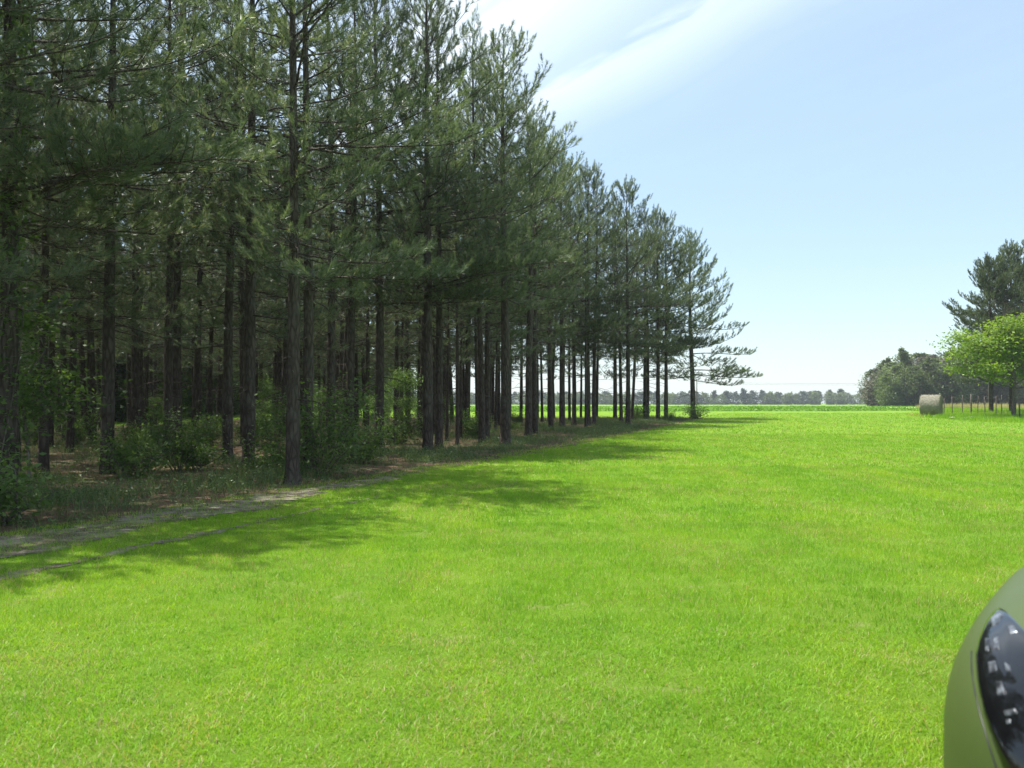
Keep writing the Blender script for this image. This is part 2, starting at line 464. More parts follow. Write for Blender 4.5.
def far_tree(seed, H, W, n, leaf, mat, base=.12, lobes=9, pineish=False):
    rng = np.random.RandomState(seed); T = Tubes()
    T.add([[0, 0, -.2], [0, 0, H * .45], [.1, 0, H * .9]], [.03 * H * .6, .02 * H * .6, .004 * H], 6)
    C = []
    for i in range(lobes):
        t = (i + .5) / lobes
        z = H * (base + (1 - base) * (t * .86 + .05))
        if pineish: r = W * .5 * (1 - t * .55) * rng.uniform(.5, 1.)
        else: r = W * .5 * math.sqrt(max(.05, 1 - (2 * (t - .42)) ** 2 * .8)) * rng.uniform(.7, 1.)
        for q in range(4):
            a = rng.rand() * 2 * PI; k = n // (lobes * 4)
            c = np.array([math.cos(a) * r * .62, math.sin(a) * r * .62, z + rng.normal(0, .03 * H)])
            u = unit(rng.normal(size=(k, 3))) * (rng.rand(k, 1) ** .4) * r * .52
            u[:, 2] *= .8
            C.append(c + u)
    C = np.concatenate(C); C[:, 2] = np.maximum(C[:, 2], .3)
    tone = vnoise(C[:, 0] * 1.2 + 50, C[:, 2] * 1.2 + 50, seed)
    V, F, v = leaves(C, leaf, rng, aspect=.8, tone=tone)
    return T.mesh('far_trunk', M['bark2']), mesh_np('far_crown', V, F, mat, var=v)

def put(kind, pair, loc, rz, sc, label, cat, group=None, names=('trunk', 'crown')):
    t = thing(kind, label, cat, loc, rz, group)
    if kind == 'pine_tree' and label == LAB_IN: t.rotation_euler = (rng.normal(0, .018), rng.normal(0, .018), rz)
    t.scale = (sc, sc, sc) if not isinstance(sc, tuple) else sc
    link(names[0], pair[0], t); link(names[1], pair[1], t)
    return t

# ------------------------------------------------------------------ ground sheets
def sheet(name, xs, ys, mat, dz=0., fx=None):
    X, Y = np.meshgrid(xs, ys)
    if fx is not None: X = fx(X, Y)
    V = np.stack([X, Y, gz(Y) + dz], -1).reshape(-1, 3)
    nx, ny = len(xs), len(ys)
    i = np.arange(ny - 1)[:, None] * nx; j = np.arange(nx - 1)[None, :]
    F = np.stack([i + j, i + j + 1, i + nx + j + 1, i + nx + j], -1).reshape(-1, 4)
    return link(name, mesh_np(name, V, F, mat, smooth=True))
gy = np.concatenate([np.arange(-60, 150, 1.), np.arange(150, 400, 10.), [500, 700, 1000, 1500, 2500, 3900]])
gx = np.concatenate([[-3000, -1500, -700, -300], np.arange(-150, 151, 25.), [300, 700, 1500, 3000]])
tag(sheet('ground', gx, gy, M['ground']), kind='structure')

def strip(name, y0, y1, q0, q1, mat, dz, n=10, wob=.35, seed=3, step=.07):
    """sheet that follows the plantation edge between the offsets q0(y) and q1(y), ragged edges"""
    ys = np.arange(y0, y1 + .01, step); u = np.linspace(0, 1, n)
    U, Y = np.meshgrid(u, ys)
    a = q0(Y) + (vnoise(Y * 1.3, Y * 0 + 1.5, seed) - .5) * wob * 2 + (vnoise(Y * 4.1, Y * 0 + 7.5, seed) - .5) * wob + (vnoise(Y * 12., Y * 0 + 2.5, seed) - .5) * wob * .9
    b = q1(Y) + (vnoise(Y * 1.1, Y * 0 + 3.5, seed + 1) - .5) * wob * 2 + (vnoise(Y * 3.7, Y * 0 + 9.5, seed) - .5) * wob + (vnoise(Y * 11., Y * 0 + 5.5, seed) - .5) * wob * .9
    Q = a + (b - a) * U
    X = -4.0 + ROWK * (Y - 18.0) + Q / CA
    V = np.stack([X, Y, gz(Y) + dz], -1).reshape(-1, 3)
    nx, ny = n, len(ys)
    i = np.arange(ny - 1)[:, None] * nx; j = np.arange(nx - 1)[None, :]
    F = np.stack([i + j, i + j + 1, i + nx + j + 1, i + nx + j], -1).reshape(-1, 4)
    return link(name, mesh_np(name, V, F, mat, smooth=True))
c_ = lambda v: (lambda y: y * 0 + v)
tag(strip('forest_floor', -8, 63, c_(-27.), lambda y: np.interp(y, [0, 16, 24, 45, 62], [.9, .9, 1.1, 1.0, .8]), M['floor'], .005, 14, .3, 3), kind='structure')
tag(strip('dirt_path', 3.0, 21.0, lambda y: np.interp(y, [3, 14, 21], [.75, .7, .9]), lambda y: np.interp(y, [3, 14, 21], [2.15, 1.65, .95]), M['path'], .010, 8, .34, 11), kind='structure')
tag(strip('dirt_path', 5.0, 16.2, lambda y: np.interp(y, [5, 11, 16.2], [2.75, 2.6, 2.5]), lambda y: np.interp(y, [5, 11, 16.2], [2.92, 2.74, 2.54]), M['path'], .008, 4, .12, 17), kind='structure')
_dx = lambda X, Y: X + (vnoise(X * .2 + 90, Y * .35, 5) - .5) * 3
tag(sheet('dry_grass', np.linspace(44, 110, 40), np.arange(82, 118, 1.), M['dry'], .012, _dx), kind='structure')

# ------------------------------------------------------------------ plantation pines
FIELD = -ROWA          # local +X turned out to the field
def lowb(seed):
    r = np.random.RandomState(seed + 200)
    return [(z, r.rand() * 6.28, r.uniform(1.1, 2.6), R(r.uniform(-18, 12)), R(14), R(6), r.uniform(.7, 1.1)) for z in r.uniform(3.0, 7.2, 9)]
edgeA = pine(1, 15., 4.6, 2.9, .165, .30, .82, stubs=12, extra=[(4.6, .2, 3.6, R(4), R(6), R(8), 1.6)] + lowb(31)[:6])
edgeB = pine(2, 15., 5.2, 2.7, .165, .30, .85, stubs=14, extra=lowb(33) + lowb(35)[:3])
edgeC = pine(3, 14., 4.2, 2.8, .16, .35, .82, stubs=10, extra=[(4.7, -.35, 3.6, R(8), R(-4), R(4), 2.2), (4.9, .25, 4.2, R(10), R(-10), R(2), 2.2), (5.1, .8, 3.4, R(8), R(-2), R(4), 2.2), (4.4, 1.5, 3.0, R(6), R(0), R(4), 2.), (4.5, -1.0, 3.0, R(6), R(0), R(4), 2.)])
innA = pine(4, 15., 6.6, 2.5, .15, 0., .6, stubs=18, N=46, extra=lowb(4))
innB = pine(5, 14.6, 7.4, 2.3, .14, 0., .6, stubs=22, N=46, extra=lowb(5))
innC = pine(6, 15.4, 6.0, 2.6, .155, 0., .6, stubs=20, N=46, extra=lowb(6))
innD = pine(7, 14., 3.9, 2.6, .13, 0., .6, stubs=16, N=46, extra=lowb(7))
soleA = pine(8, 14.5, 5.0, 2.7, .20, .15, 1.0, stubs=8, N=60)          # the tall one standing out against the sky
endA = pine(9, 12.6, 3.0, 2.9, .19, .35, .95, stubs=4, gap=(.36, .62), N=66,
            extra=[(3.3, .25, 5.5, R(2), R(3), R(6), 1.8), (3.0, -.5, 4.6, R(-3), R(8), R(5), 1.6), (4.4, .4, 4.6, R(8), R(2), R(12), 1.5), (2.6, .0, 3.2, R(-8), R(12), R(4), 1.4), (2.9, 2.6, 3.4, R(-2), R(10), R(6), 1.3), (3.8, 3.3, 3.0, R(0), R(10), R(6), 1.3)])

LAB_IN = 'slender pine with a bare dark trunk standing deep in the shade behind the front trees'
rng = np.random.RandomState(77)
placed = []
G = 'pines of the plantation'
# (pixel of the foot, variant, its height, rotation jitter, label)
edge = [
 (9, 499, edgeC, 14.5, 0, 'stout pine at the far left edge, its trunk wrapped in leafy vine'),
 (45, 477, innD, 12.5, 1, 'thin pine trunk just right of the vine covered pine at the far left'),
 (108, 474, edgeB, 14.5, 0, 'straight dark pine alone between the thin left trunk and the dirt path'),
 (178, 458, innA, 15., 2, 'slim pine set back among weeds, left of the close pair of trunks'),
 (228, 459, innC, 15., 1, 'thinner, left one of the close pair of pines left of the thickest front pine'),
 (249, 467, edgeB, 15.3, .4, 'darker, right one of the close pair of pines left of the thickest front pine'),
 (293, 484, edgeA, 13.2, .1, 'thickest and nearest front pine at the end of the dirt path'),
 (308, 472, innB, 14.6, 2, 'pine half hidden close behind the thickest front pine'),
 (330, 455, innC, 14.8, 3, 'thinner pine rising behind the large leafy bush, left of its partner'),
 (350, 452, innA, 15., 1, 'darker pine rising behind the large leafy bush, right of its partner'),
 (379, 450, edgeA, 15.2, -.3, 'broad dark pine just right of the large leafy bush'),
 (428, 451, edgeC, 15.2, -.15, 'greyer front pine with a low bright bough, left trunk of a touching pair'),
 (439, 448, innB, 14.8, 4, 'dark pine touching the right side of the greyer sunlit trunk'),
 (467, 434, innC, 15.2, 2, 'pine behind the gap between the touching pair and the tall peaked pine'),
 (486, 440, innA, 14.4, 5, 'dark pine just left of the tall peaked pine'),
 (505.5, 446, soleA, 14.1, 0, 'tall front pine whose pointed top stands out highest against the sky'),
 (533, 431, edgeB, 14.4, .3, 'pine just right of the tall peaked pine, first of the receding edge row'),
 (551, 429, innA, 14.2, 2, 'second pine right of the tall peaked pine, narrow dark trunk'),
 (562, 427, edgeC, 14.2, -.2, 'pine holding the bright drooping bough low over the shaded grass'),
 (574, 425, innB, 14.0, 3, 'thin pine between the bright drooping bough and a close pair of trunks'),
 (588, 425.5, edgeA, 14.0, .2, 'left trunk of the close pair under the bright drooping bough'),
 (594, 425, innC, 13.6, 1, 'right trunk of the close pair under the bright drooping bough'),
 (615, 419.5, edgeB, 13.6, .3, 'thin pine a little behind the row, left of the round sunlit weeds'),
 (628, 425, edgeA, 13.3, -.2, 'front pine of the receding row, straight trunk standing out on the grass edge'),
 (645, 420, edgeB, 13.2, .1, 'fourth pine from the far end of the receding row, single straight trunk'),
 (658, 421, edgeC, 13.0, .2, 'left trunk of the tight pair next to the last pine'),
 (666, 421, edgeB, 12.8, -.3, 'right trunk of the tight pair next to the last pine'),
 (693, 418.3, endA, 12.6, .05, 'last pine at the far end of the row, long low boughs over the field'),
]
for px, py, var, H, jr, lab in edge:
    p = on_ground(px, py)
    h0 = {id(edgeA): 15., id(edgeB): 15., id(edgeC): 14., id(innA): 15., id(innB): 14.6, id(innC): 15.4, id(innD): 14., id(soleA): 14.5, id(endA): 12.6}[id(var)]
    put('pine_tree', var, p, FIELD + jr, H / h0, lab, 'pine tree', G)
    placed.append(p[:2])
for x_, y_, H_ in ((-8.0, 12.6, 14.2), (-10.2, 10.6, 14.0)):  # unseen pines added so their crowns shade the grass at near left
    put('pine_tree', edgeB, (x_, y_, 0), FIELD + rng.uniform(-.3, .3), H_ / 15., 'unseen pine just outside the left edge of the view, added to shade the grass', 'pine tree', G); placed.append((x_, y_))
n_in = 0
LAB_IN = 'slender pine with a bare dark trunk standing deep in the shade behind the front trees'
for r in range(0, 12):
    q = -3.0 * r
    for s in np.arange(-22, 48 if r < 8 else 56, 2.75):
        x, y = row_pt(s + rng.normal(0, .35) + (r % 2) * 1.3, q + rng.normal(0, .3))
        if y > (61.5 if r < 8 else 68) or y < -1.: continue
        px = 512 + x / max(y, .5) * FPX
        if math.hypot(x, y) < 7.5: continue
        if r == 0 and px > -40: continue                      # the front row is the list above
        if r == 1 and px > -40 and y < 26: continue
        if r >= 7 and y > 38 and px > 545: continue
        if px < -700: continue
        if y < 15 and q > -2.4 and px < -30: continue
        if r >= 9 and (px < -60 or px > 545): continue
        if min((x - a) ** 2 + (y - b) ** 2 for a, b in placed) < 1.7 ** 2: continue
        placed.append((x, y)); n_in += 1
        v = [innA, innB, innC, innD][rng.randint(4)] if r < 4 else [innD, innA, innD, innC][rng.randint(4)]
        if r == 0: v = [edgeA, edgeB][rng.randint(2)]
        put('pine_tree', v, (x, y, float(gz(y))), FIELD + rng.uniform(-.5, .5) if r == 0 else rng.rand() * 6.28, (lambda h, u: (h * u, h * u, h))(rng.uniform(.88, 1.03) if y < 40 else rng.uniform(.82, .93), rng.uniform(.8, 1.18)),
            LAB_IN, 'pine tree', G)
LAB_TH = 'thin suppressed pine trunk squeezed between the straight inner pines, right of the large leafy bush'
n_th = 0
for i in range(900):
    x, y = row_pt(rng.uniform(2, 46), rng.uniform(-24, -2.5)); px = 512 + x / max(y, .5) * FPX
    if n_th >= 34 or px < 385 or px > 640 or y > 62: continue
    if min((x - a) ** 2 + (y - b) ** 2 for a, b in placed) < 1.2 ** 2: continue
    placed.append((x, y)); n_th += 1; h = rng.uniform(.68, .85)
    put('pine_tree', [innB, innA][n_th % 2], (x, y, float(gz(y))), rng.rand() * 6.28, (h * .7, h * .7, h), LAB_TH, 'pine tree', G)
print('pines', sum(o.name.startswith('pine_tree') for o in bpy.data.objects))

# ------------------------------------------------------------------ understorey
shA = shrub(21, 1.7, 1.6, 2600, .11, M['leaf'], 12)
shB = shrub(22, 1.0, 1.2, 1300, .10, M['leaf'], 9)
shC = shrub(23, 2.4, 1.7, 2400, .12, M['leaf'], 9)
sapA = broadleaf(24, 5.2, 1.6, 1.2, .035, .12, 3200, M['leaf'], M['bark2'], 2, .28, 9)
sapB = broadleaf(25, 3.6, 1.3, .6, .028, .11, 2400, M['leaf'], M['bark2'], 2, .26, 8)
nm = ('stem', 'foliage')
def bush(px, py, pair, sc, label, rz=0., kind='shrub', cat='shrub', names=nm):
    p = on_ground(px, py)
    put(kind, pair, p, rz, sc, label, cat, 'shrubs under the pines', names)
bush(322, 476, shC, .85, 'large leafy bush with pale sunlit leaves beside the thickest front pine', 1.)
bush(354, 464, shA, .8, 'lower dark bush in front of the broad dark pine, right of the large bush', 2.)
bush(10, 524, shB, 1.0, 'leafy green bush at the lower left corner of the woods beside the dirt path', 3.)
bush(31, 492, sapB, 1.15, 'tall young broadleaf sapling with sunlit leaves beside the vine covered pine', 1., 'sapling', 'sapling', ('trunk', 'foliage'))
bush(399, 444, shB, 1.2, 'low sunlit bush right of the broad dark pine', 4.)
bush(478, 438, shA, .75, 'small leafy bush behind the gap left of the tall peaked pine', 5.)
bush(636, 420, shB, 1.3, 'round sunlit weedy bush between the receding row trunks', .4)
bush(697, 419, shB, 1.15, 'small bush wrapped round the foot of the last pine', 1.7)
bush(670, 421.5, shB, .75, 'low bush at the foot of the tight pair of pines', 2.9)
bush(134, 478, shB, 1.0, 'low weedy bush right of the straight dark pine near the path', .9)
bush(200, 470, shB, .85, 'low bush in front of the close pair of pines', 2.2)
bush(268, 474, shB, .7, 'little bush between the close pair and the thickest front pine', 5.2)
n_sh = 0
LS = {'shrub': 'leafy dark green shrub growing in the shade among the inner pine trunks', 'sapling': 'slim broadleaf sapling growing in the shade among the inner pine trunks'}
for i in range(600):
    s = rng.uniform(-14, 44); q = rng.uniform(-23, -1.8)
    x, y = row_pt(s, q)
    px = 512 + x / max(y, .5) * FPX
    if y < 13 or px < -30 or n_sh >= 62: continue
    if px > 470 and rng.rand() < .55: continue
    if min((x - a) ** 2 + (y - b) ** 2 for a, b in placed) < .6 ** 2: continue
    placed.append((x, y)); n_sh += 1
    k = rng.choice(5, p=[.32, .46, .08, .08, .06])
    kind = 'sapling' if k > 2 else 'shrub'
    if px > 430 and k in (2, 3): k = 1; kind = 'shrub'
    put(kind, [shA, shB, shC, sapA, sapB][k], (x, y, float(gz(y))), rng.rand() * 6.28, rng.uniform(.4, .75) if k < 3 else rng.uniform(.5, .9), LS[kind], kind,
        kind + 's among the inner trunks', nm if k < 3 else ('trunk', 'foliage'))

for i in range(46):
    s = -10 + i * 1.75 + rng.uniform(-.6, .6); x, y = row_pt(s, -31 - (i % 2) * 2 + rng.uniform(-1.5, 1.5))
    put('shrub', [shA, shB, shC][rng.randint(3)], (x, y, float(gz(y))), rng.rand() * 6.28, rng.uniform(.8, 1.35),
        'sunlit leafy shrub in the open beyond the last inner pine trunks', 'shrub', 'shrubs beyond the plantation', nm)
# vine on the far left trunk
p1 = on_ground(9, 499); r_ = np.random.RandomState(5)
hv = r_.rand(3800) ** .8 * 9.5; av = r_.rand(3800) * 6.28; rv_ = .17 + np.abs(r_.normal(0, .085, 3800)) * (1 + .8 * vnoise(hv * 1.3, av, 3))
Cv = np.stack([rv_ * np.cos(av), rv_ * np.sin(av), hv], -1)
V, F, v = leaves(Cv, .10, r_)
vt = thing('climbing_vine', 'leafy vine climbing the stout pine at the far left edge', 'vine', p1)
Tv = Tubes()
for k in range(3):
    hh = np.linspace(0, 9, 40); Tv.add(np.stack([.185 * np.cos(hh * .9 + k * 2), .185 * np.sin(hh * .9 + k * 2), hh], -1), .012, 4)
link('stem', Tv.mesh('vine_stem', M['bark2']), vt); link('foliage', mesh_np('vine_foliage', V, F, M['leaf'], var=v), vt)

# low weeds, seedlings and grass tufts on the forest floor: nobody could count them
def undergrowth():
    r = np.random.RandomState(31); VV = []; FF = []; vv = []; n0 = 0
    n = 21000
    s = r.uniform(-16, 46, n); q = np.where(r.rand(n) < .5, r.uniform(-6, .55, n), r.uniform(-25, .3, n))
    x, y = row_pt(s, q)
    keep = (y > 6.) & (y < 62) & (x / np.maximum(y, 1) > -.68)
    dn = vnoise(x * .55 + 40, y * .55 + 40, 8)
    front = q > -2.5
    keep &= r.rand(n) < np.where(front & (y < 20), np.clip((dn - .2) * 2., .2, .95), np.where(front, np.clip((dn - .25) * 1.6, .12, 1), np.clip((dn - .35) * 2.2, .05, 1)))
    x, y, q = x[keep], y[keep], q[keep]; n = len(x)
    h = r.uniform(.06, .28, n) * np.where((q < .0) & (q > -3) & (y < 22), 1.3, .9); h *= np.clip((.75 - q) / .9, .3, 1)
    k = 14
    C = np.repeat(np.stack([x, y, gz(y)], -1), k, 0); hh = np.repeat(h, k)
    C = C + r.normal(0, 1, (n * k, 3)) * np.stack([hh * .45, hh * .45, hh * 0], -1)
    C[:, 2] += hh * r.rand(n * k) ** .7
    tone = np.repeat(r.rand(n), k)
    V, F, v = leaves(C, .052, r, tone=tone)
    # upright grassy blades between the leaves
    k2 = 9; n2 = n
    B = np.repeat(np.stack([x, y, gz(y)], -1), k2, 0) + r.normal(0, .16, (n2 * k2, 3)) * [1, 1, 0]
    hb = np.repeat(h, k2) * r.uniform(.5, 1.1, n2 * k2) + .05
    d = np.stack([r.normal(0, .35, n2 * k2), r.normal(0, .35, n2 * k2), np.ones(n2 * k2)], -1)
    a = r.rand(n2 * k2) * 6.28; sd = np.stack([np.cos(a), np.sin(a), a * 0], -1) * .006
    V2 = np.stack([B - sd, B + sd, B + d * hb[:, None]], 1).reshape(-1, 3)
    F2 = np.arange(n2 * k2 * 3).reshape(-1, 3) + len(V)
    v2 = np.clip(r.rand(n2 * k2) * 1.05, 0, 1)
    return mesh_np('undergrowth', np.concatenate([V, V2]), [F, F2], M['weed'], var=np.concatenate([v, v2]))
tag(link('undergrowth', undergrowth()), 'low weeds and seedlings covering the ground under the pines', 'undergrowth', kind='stuff')

# ------------------------------------------------------------------ grass blades
def grass():
    r = np.random.RandomState(91)
    VV = []; FF = []; vv = []; n0 = 0
    for (y0, y1, dens, wid, hl, seg) in ((2.4, 6.5, 7500, .0042, (.018, .058), 2), (6.5, 12, 4300, .006, (.02, .062), 1), (12, 22, 1700, .010, (.025, .07), 1), (22, 40, 420, .020, (.03, .08), 1), (40, 72, 70, .04, (.04, .09), 1)):
        xm = .60 * y1 + 1.8
        n = int((y1 - y0) * 2 * xm * dens)
        y = r.uniform(y0, y1, n); x = r.uniform(-xm, xm, n)
        keep = np.abs(x) < .60 * y + 1.6
        q = rowq(x, y)
        cl = vnoise(x * 9, y * 9, 4) * .5 + vnoise(x * 2.3 + 9, y * 2.3, 5) * .5
        prob = np.clip((cl - .10) * 2.6, .45, 1)
        pathy = np.clip(np.interp(q, [.55, .9, 1.6, 2.2, 2.55, 2.75, 2.95, 3.1], [.5, .35, .7, 1., .95, .85, .95, 1.]), 0, 1)
        pathy = np.where(y > 21, np.interp(q, [.3, 1.2], [.15, 1]), pathy)
        keep &= (r.rand(n) < prob * pathy) & (q > .3)
        x, y, q, cl = x[keep], y[keep], q[keep], cl[keep]; n = len(x)
        h = r.uniform(*hl, n) * (.65 + .7 * cl)
        tall = (r.rand(n) < .012); h = np.where(tall, h * 1.8, h)
        B = np.stack([x, y, gz(y) - .004], -1)
        lean = r.rand(n) ** .8 * 1.05; la = r.rand(n) * 6.28
        D = np.stack([np.cos(la) * np.sin(lean), np.sin(la) * np.sin(lean), np.cos(lean)], -1)
        a = r.rand(n) * 6.28; S = np.stack([np.cos(a), np.sin(a), a * 0], -1) * (wid * r.uniform(.6, 1.3, n) * .5)[:, None]
        patch = vnoise(x * 1.7 + 3, y * 1.7, 14) * .6 + vnoise(x * 6 + 3, y * 6, 15) * .4
        v = np.clip(.08 + patch * .55 + r.rand(n) * .38, 0, .84)
        dryp = np.clip((vnoise(x * 1.1 + 31, y * 1.1 + 7, 16) * .6 + vnoise(x * 4 + 31, y * 4, 17) * .4 - .42) * 1.2, .02, .6)
        v = np.where(r.rand(n) < np.interp(y, [3, 8, 20], [.08, .05, .03]) + dryp * .6, r.uniform(.86, 1., n), v)
        if seg == 2:
            mid = B + D * (h * .5)[:, None]; tip = mid + unit(D + np.stack([np.cos(la) * .5, np.sin(la) * .5, -.35 + la * 0], -1)) * (h * .55)[:, None]
            V = np.stack([B - S, B + S, mid + S * .8, mid - S * .8, tip], 1).reshape(-1, 3)
            i = np.arange(n) * 5 + n0
            VV.append(V); FF.append(np.stack([i, i + 1, i + 2, i + 3], -1)); FF.append(np.stack([i + 3, i + 2, i + 4], -1)); vv += [v, v]; n0 += n * 5
        else:
            V = np.stack([B - S, B + S, B + D * h[:, None]], 1).reshape(-1, 3)
            i = np.arange(n) * 3 + n0
            VV.append(V); FF.append(np.stack([i, i + 1, i + 2], -1)); vv.append(v); n0 += n * 3
    return mesh_np('grass', np.concatenate(VV), FF, M['grass'], var=np.concatenate(vv))
tag(link('grass', grass()), 'short bright green grass of the field', 'grass', kind='stuff')

# crop beyond the mown field
def crop():
    r = np.random.RandomState(41); n = 9000
    y = 78 + r.rand(n) ** 1.6 * 60; x = r.uniform(-.62, .50, n) * y
    x = x + r.normal(0, .1, n)
    y = y + (vnoise(x * .15 + 30, x * 0, 2) - .5) * 4 + np.clip(x - 28, 0, 40) * .25
    k = 12; h = r.uniform(.05, .16, n)
    keep = (rowq(x, y) > -200) & ~((x > 41) & (y > 80) & (y < 120))
    x, y, h = x[keep], y[keep], h[keep]; n = len(x)
    C = np.repeat(np.stack([x, y, gz(y)], -1), k, 0); hh = np.repeat(h, k)
    C += np.stack([r.normal(0, .28, n * k), r.normal(0, .28, n * k), hh * r.rand(n * k)], -1)
    V, F, v = leaves(C, .17, r, aspect=.7, tone=np.repeat(r.rand(n), k))
    return mesh_np('crop', V, F, M['crop'], var=v)
tag(link('crop', crop()), 'low leafy green crop growing beyond the mown grass', 'crop', kind='stuff')

# rough grass and weeds by the fence
def rough():
    r = np.random.RandomState(43); n = 9000
    x = r.uniform(29, 52, n); y = r.uniform(54, 82, n)
    keep = (x / y > .46 + .06 * (vnoise(x * .5, y * .5, 3) - .5)) & (r.rand(n) < .3 + vnoise(x * .8, y * .8, 6))
    x, y = x[keep], y[keep]; n = len(x); k = 9
    h = r.uniform(.12, .42, n)
    B = np.repeat(np.stack([x, y, gz(y)], -1), k, 0) + r.normal(0, .16, (n * k, 3)) * [1, 1, 0]
    hb = np.repeat(h, k) * r.uniform(.5, 1.1, n * k)
    d = np.stack([r.normal(0, .35, n * k), r.normal(0, .35, n * k), np.ones(n * k)], -1)
    a = r.rand(n * k) * 6.28; sd = np.stack([np.cos(a), np.sin(a), a * 0], -1) * .02
    V = np.stack([B - sd, B + sd, B + d * hb[:, None]], 1).reshape(-1, 3)
    v = np.repeat(vnoise(x * .4, y * .4, 12), k) * .7 + r.rand(n * k) * .35
    return mesh_np('rough_grass', V, np.arange(n * k * 3).reshape(-1, 3), M['grass'], var=np.clip(v, 0, 1))
tag(link('rough_grass', rough()), 'taller rough grass along the wire fence', 'grass', kind='stuff')

def tall_dry():
    r = np.random.RandomState(47); n = 14000
    x = r.uniform(40, 112, n); y = r.uniform(84, 116, n)
    keep = (r.rand(n) < .25 + vnoise(x * .4, y * .4, 21)) & (x / y > .445 + .03 * vnoise(y * .4, y * 0, 8)); x, y = x[keep], y[keep]; n = len(x); k = 5
    B = np.repeat(np.stack([x, y, gz(y)], -1), k, 0) + r.normal(0, .2, (n * k, 3)) * [1, 1, 0]
    hb = np.repeat(r.uniform(.3, .75, n) * (.6 + .6 * vnoise(x * .15, y * .15, 22)), k) * r.uniform(.6, 1.1, n * k)
    d = np.stack([r.normal(0, .3, n * k), r.normal(0, .3, n * k), np.ones(n * k)], -1)
    a = r.rand(n * k) * 6.28; sd = np.stack([np.cos(a), np.sin(a), a * 0], -1) * .035
    V = np.stack([B - sd, B + sd, B + d * hb[:, None]], 1).reshape(-1, 3)
    v = np.clip(.55 + np.repeat(vnoise(x * .12, y * .12, 23), k) * .5 + r.rand(n * k) * .25 - .12, 0, 1)
    return mesh_np('tall_dry_grass', V, np.arange(n * k * 3).reshape(-1, 3), M['straw'], var=v)
M['straw'] = leaf_mat('straw_blades', [(0., (.16, .24, .05)), (.5, (.28, .30, .11)), (1., (.44, .39, .22))], .4, .6, .2, (1.15, 1.1, .7), 0)
tag(link('tall_dry_grass', tall_dry()), 'tall tan grass standing behind the wire fence', 'grass', kind='stuff')

# ------------------------------------------------------------------ hay bale
def hay_bale():
    r = np.random.RandomState(3); rad = .80; L = 1.38; nr = 48
    prof = [(-L / 2, .02), (-L / 2, rad * .3), (-L / 2 + .01, rad * .6), (-L / 2 + .02, rad * .88), (-L / 2 + .06, rad * .97)] + [(x, rad) for x in np.linspace(-L / 2 + .14, L / 2 - .14, 14)] + [(L / 2 - .06, rad * .97), (L / 2 - .02, rad * .88), (L / 2 - .01, rad * .6), (L / 2, rad * .3), (L / 2, .02)]
    a = np.arange(nr) / nr * 2 * PI; V = []
    for i, (x, rr) in enumerate(prof):
        rj = rr * (1 + r.normal(0, .012, nr)) * (1 + .012 * math.sin(i * 2.1))
        z = rad + rj * np.sin(a); z = np.maximum(z, .0 + .02 * (z < 0))            # sits flat on the ground
        z = np.where(z < .05, .05 + (z - .05) * .3, z) - .05
        V.append(np.stack([x + r.normal(0, .012, nr), rj * np.cos(a), z], -1))
    V = np.concatenate(V); n = len(prof)
    i = np.arange(n - 1)[:, None] * nr; j = np.arange(nr)[None, :]; j2 = (j + 1) % nr
    F = np.stack([i + j, i + j2, i + nr + j2, i + nr + j], -1).reshape(-1, 4)
    # loose straw sticking out
    m = 2600; aa = r.rand(m) * 6.28; xx = r.uniform(-L / 2, L / 2, m)
    B = np.stack([xx, rad * .99 * np.cos(aa), rad * .95 + rad * .99 * np.sin(aa)], -1); N = np.stack([aa * 0, np.cos(aa), np.sin(aa)], -1)
    D = unit(np.cross(N, [1., 0, 0]) * r.choice([-1, 1], m)[:, None] + N * r.uniform(.1, .5, m)[:, None] + r.normal(0, .3, (m, 3)))
    S = unit(np.cross(D, N)) * .006
    V2 = np.stack([B - S, B + S, B + D * r.uniform(.06, .18, m)[:, None]], 1).reshape(-1, 3); V2[:, 2] = np.maximum(V2[:, 2], 0)
    return mesh_np('hay_bale', np.concatenate([V, V2]), [F, np.arange(m * 3).reshape(-1, 3) + len(V)], M['hay'], smooth=False)
o = link('hay_bale', hay_bale()); p = at_depth(931, 65.); o.location = p; o.rotation_euler = (0, 0, R(-34))
tag(o, 'round weathered grey hay bale lying on the grass left of the wire fence', 'hay bale')

# ------------------------------------------------------------------ fence
ft = thing('wire_fence', 'thin wire fence on slim weathered posts beside the hay bale', 'fence', (0, 0, 0))
posts = [(943.6, 66, 1.3), (952, 67, 1.45), (962, 68, 1.5), (971, 66.5, 1.6), (977.5, 67.5, 1.45), (985, 67, 1.4), (995.6, 65, 1.5), (1001.5, 64.5, 1.55), (1013, 62, 1.5), (1019.5, 60, 1.6), (1034, 58, 1.5), (1050, 56, 1.5)]
tops = []
for i, (px, d, h) in enumerate(posts):
    x, y, z = at_depth(px, d); t = Tubes(); rr = .055 if i in (3, 9) else .032
    lx, ly = rng.normal(0, .03, 2)
    t.add([[x, y, z - .2], [x + lx * .5, y, z + h * .5], [x + lx, y + ly, z + h], [x + lx, y + ly, z + h + .01]], [rr, rr * .95, rr * .9, .004], 7)
    link('post', t.mesh('fence_post', M['post']), ft); tops.append((x, y, z, h))
for k in range(4):
    t = Tubes(); t.add([[x, y - .04, z + .3 + k * .32] for x, y, z, h in tops], .006, 4); link('wire', t.mesh('fence_wire', M['wire']), ft)

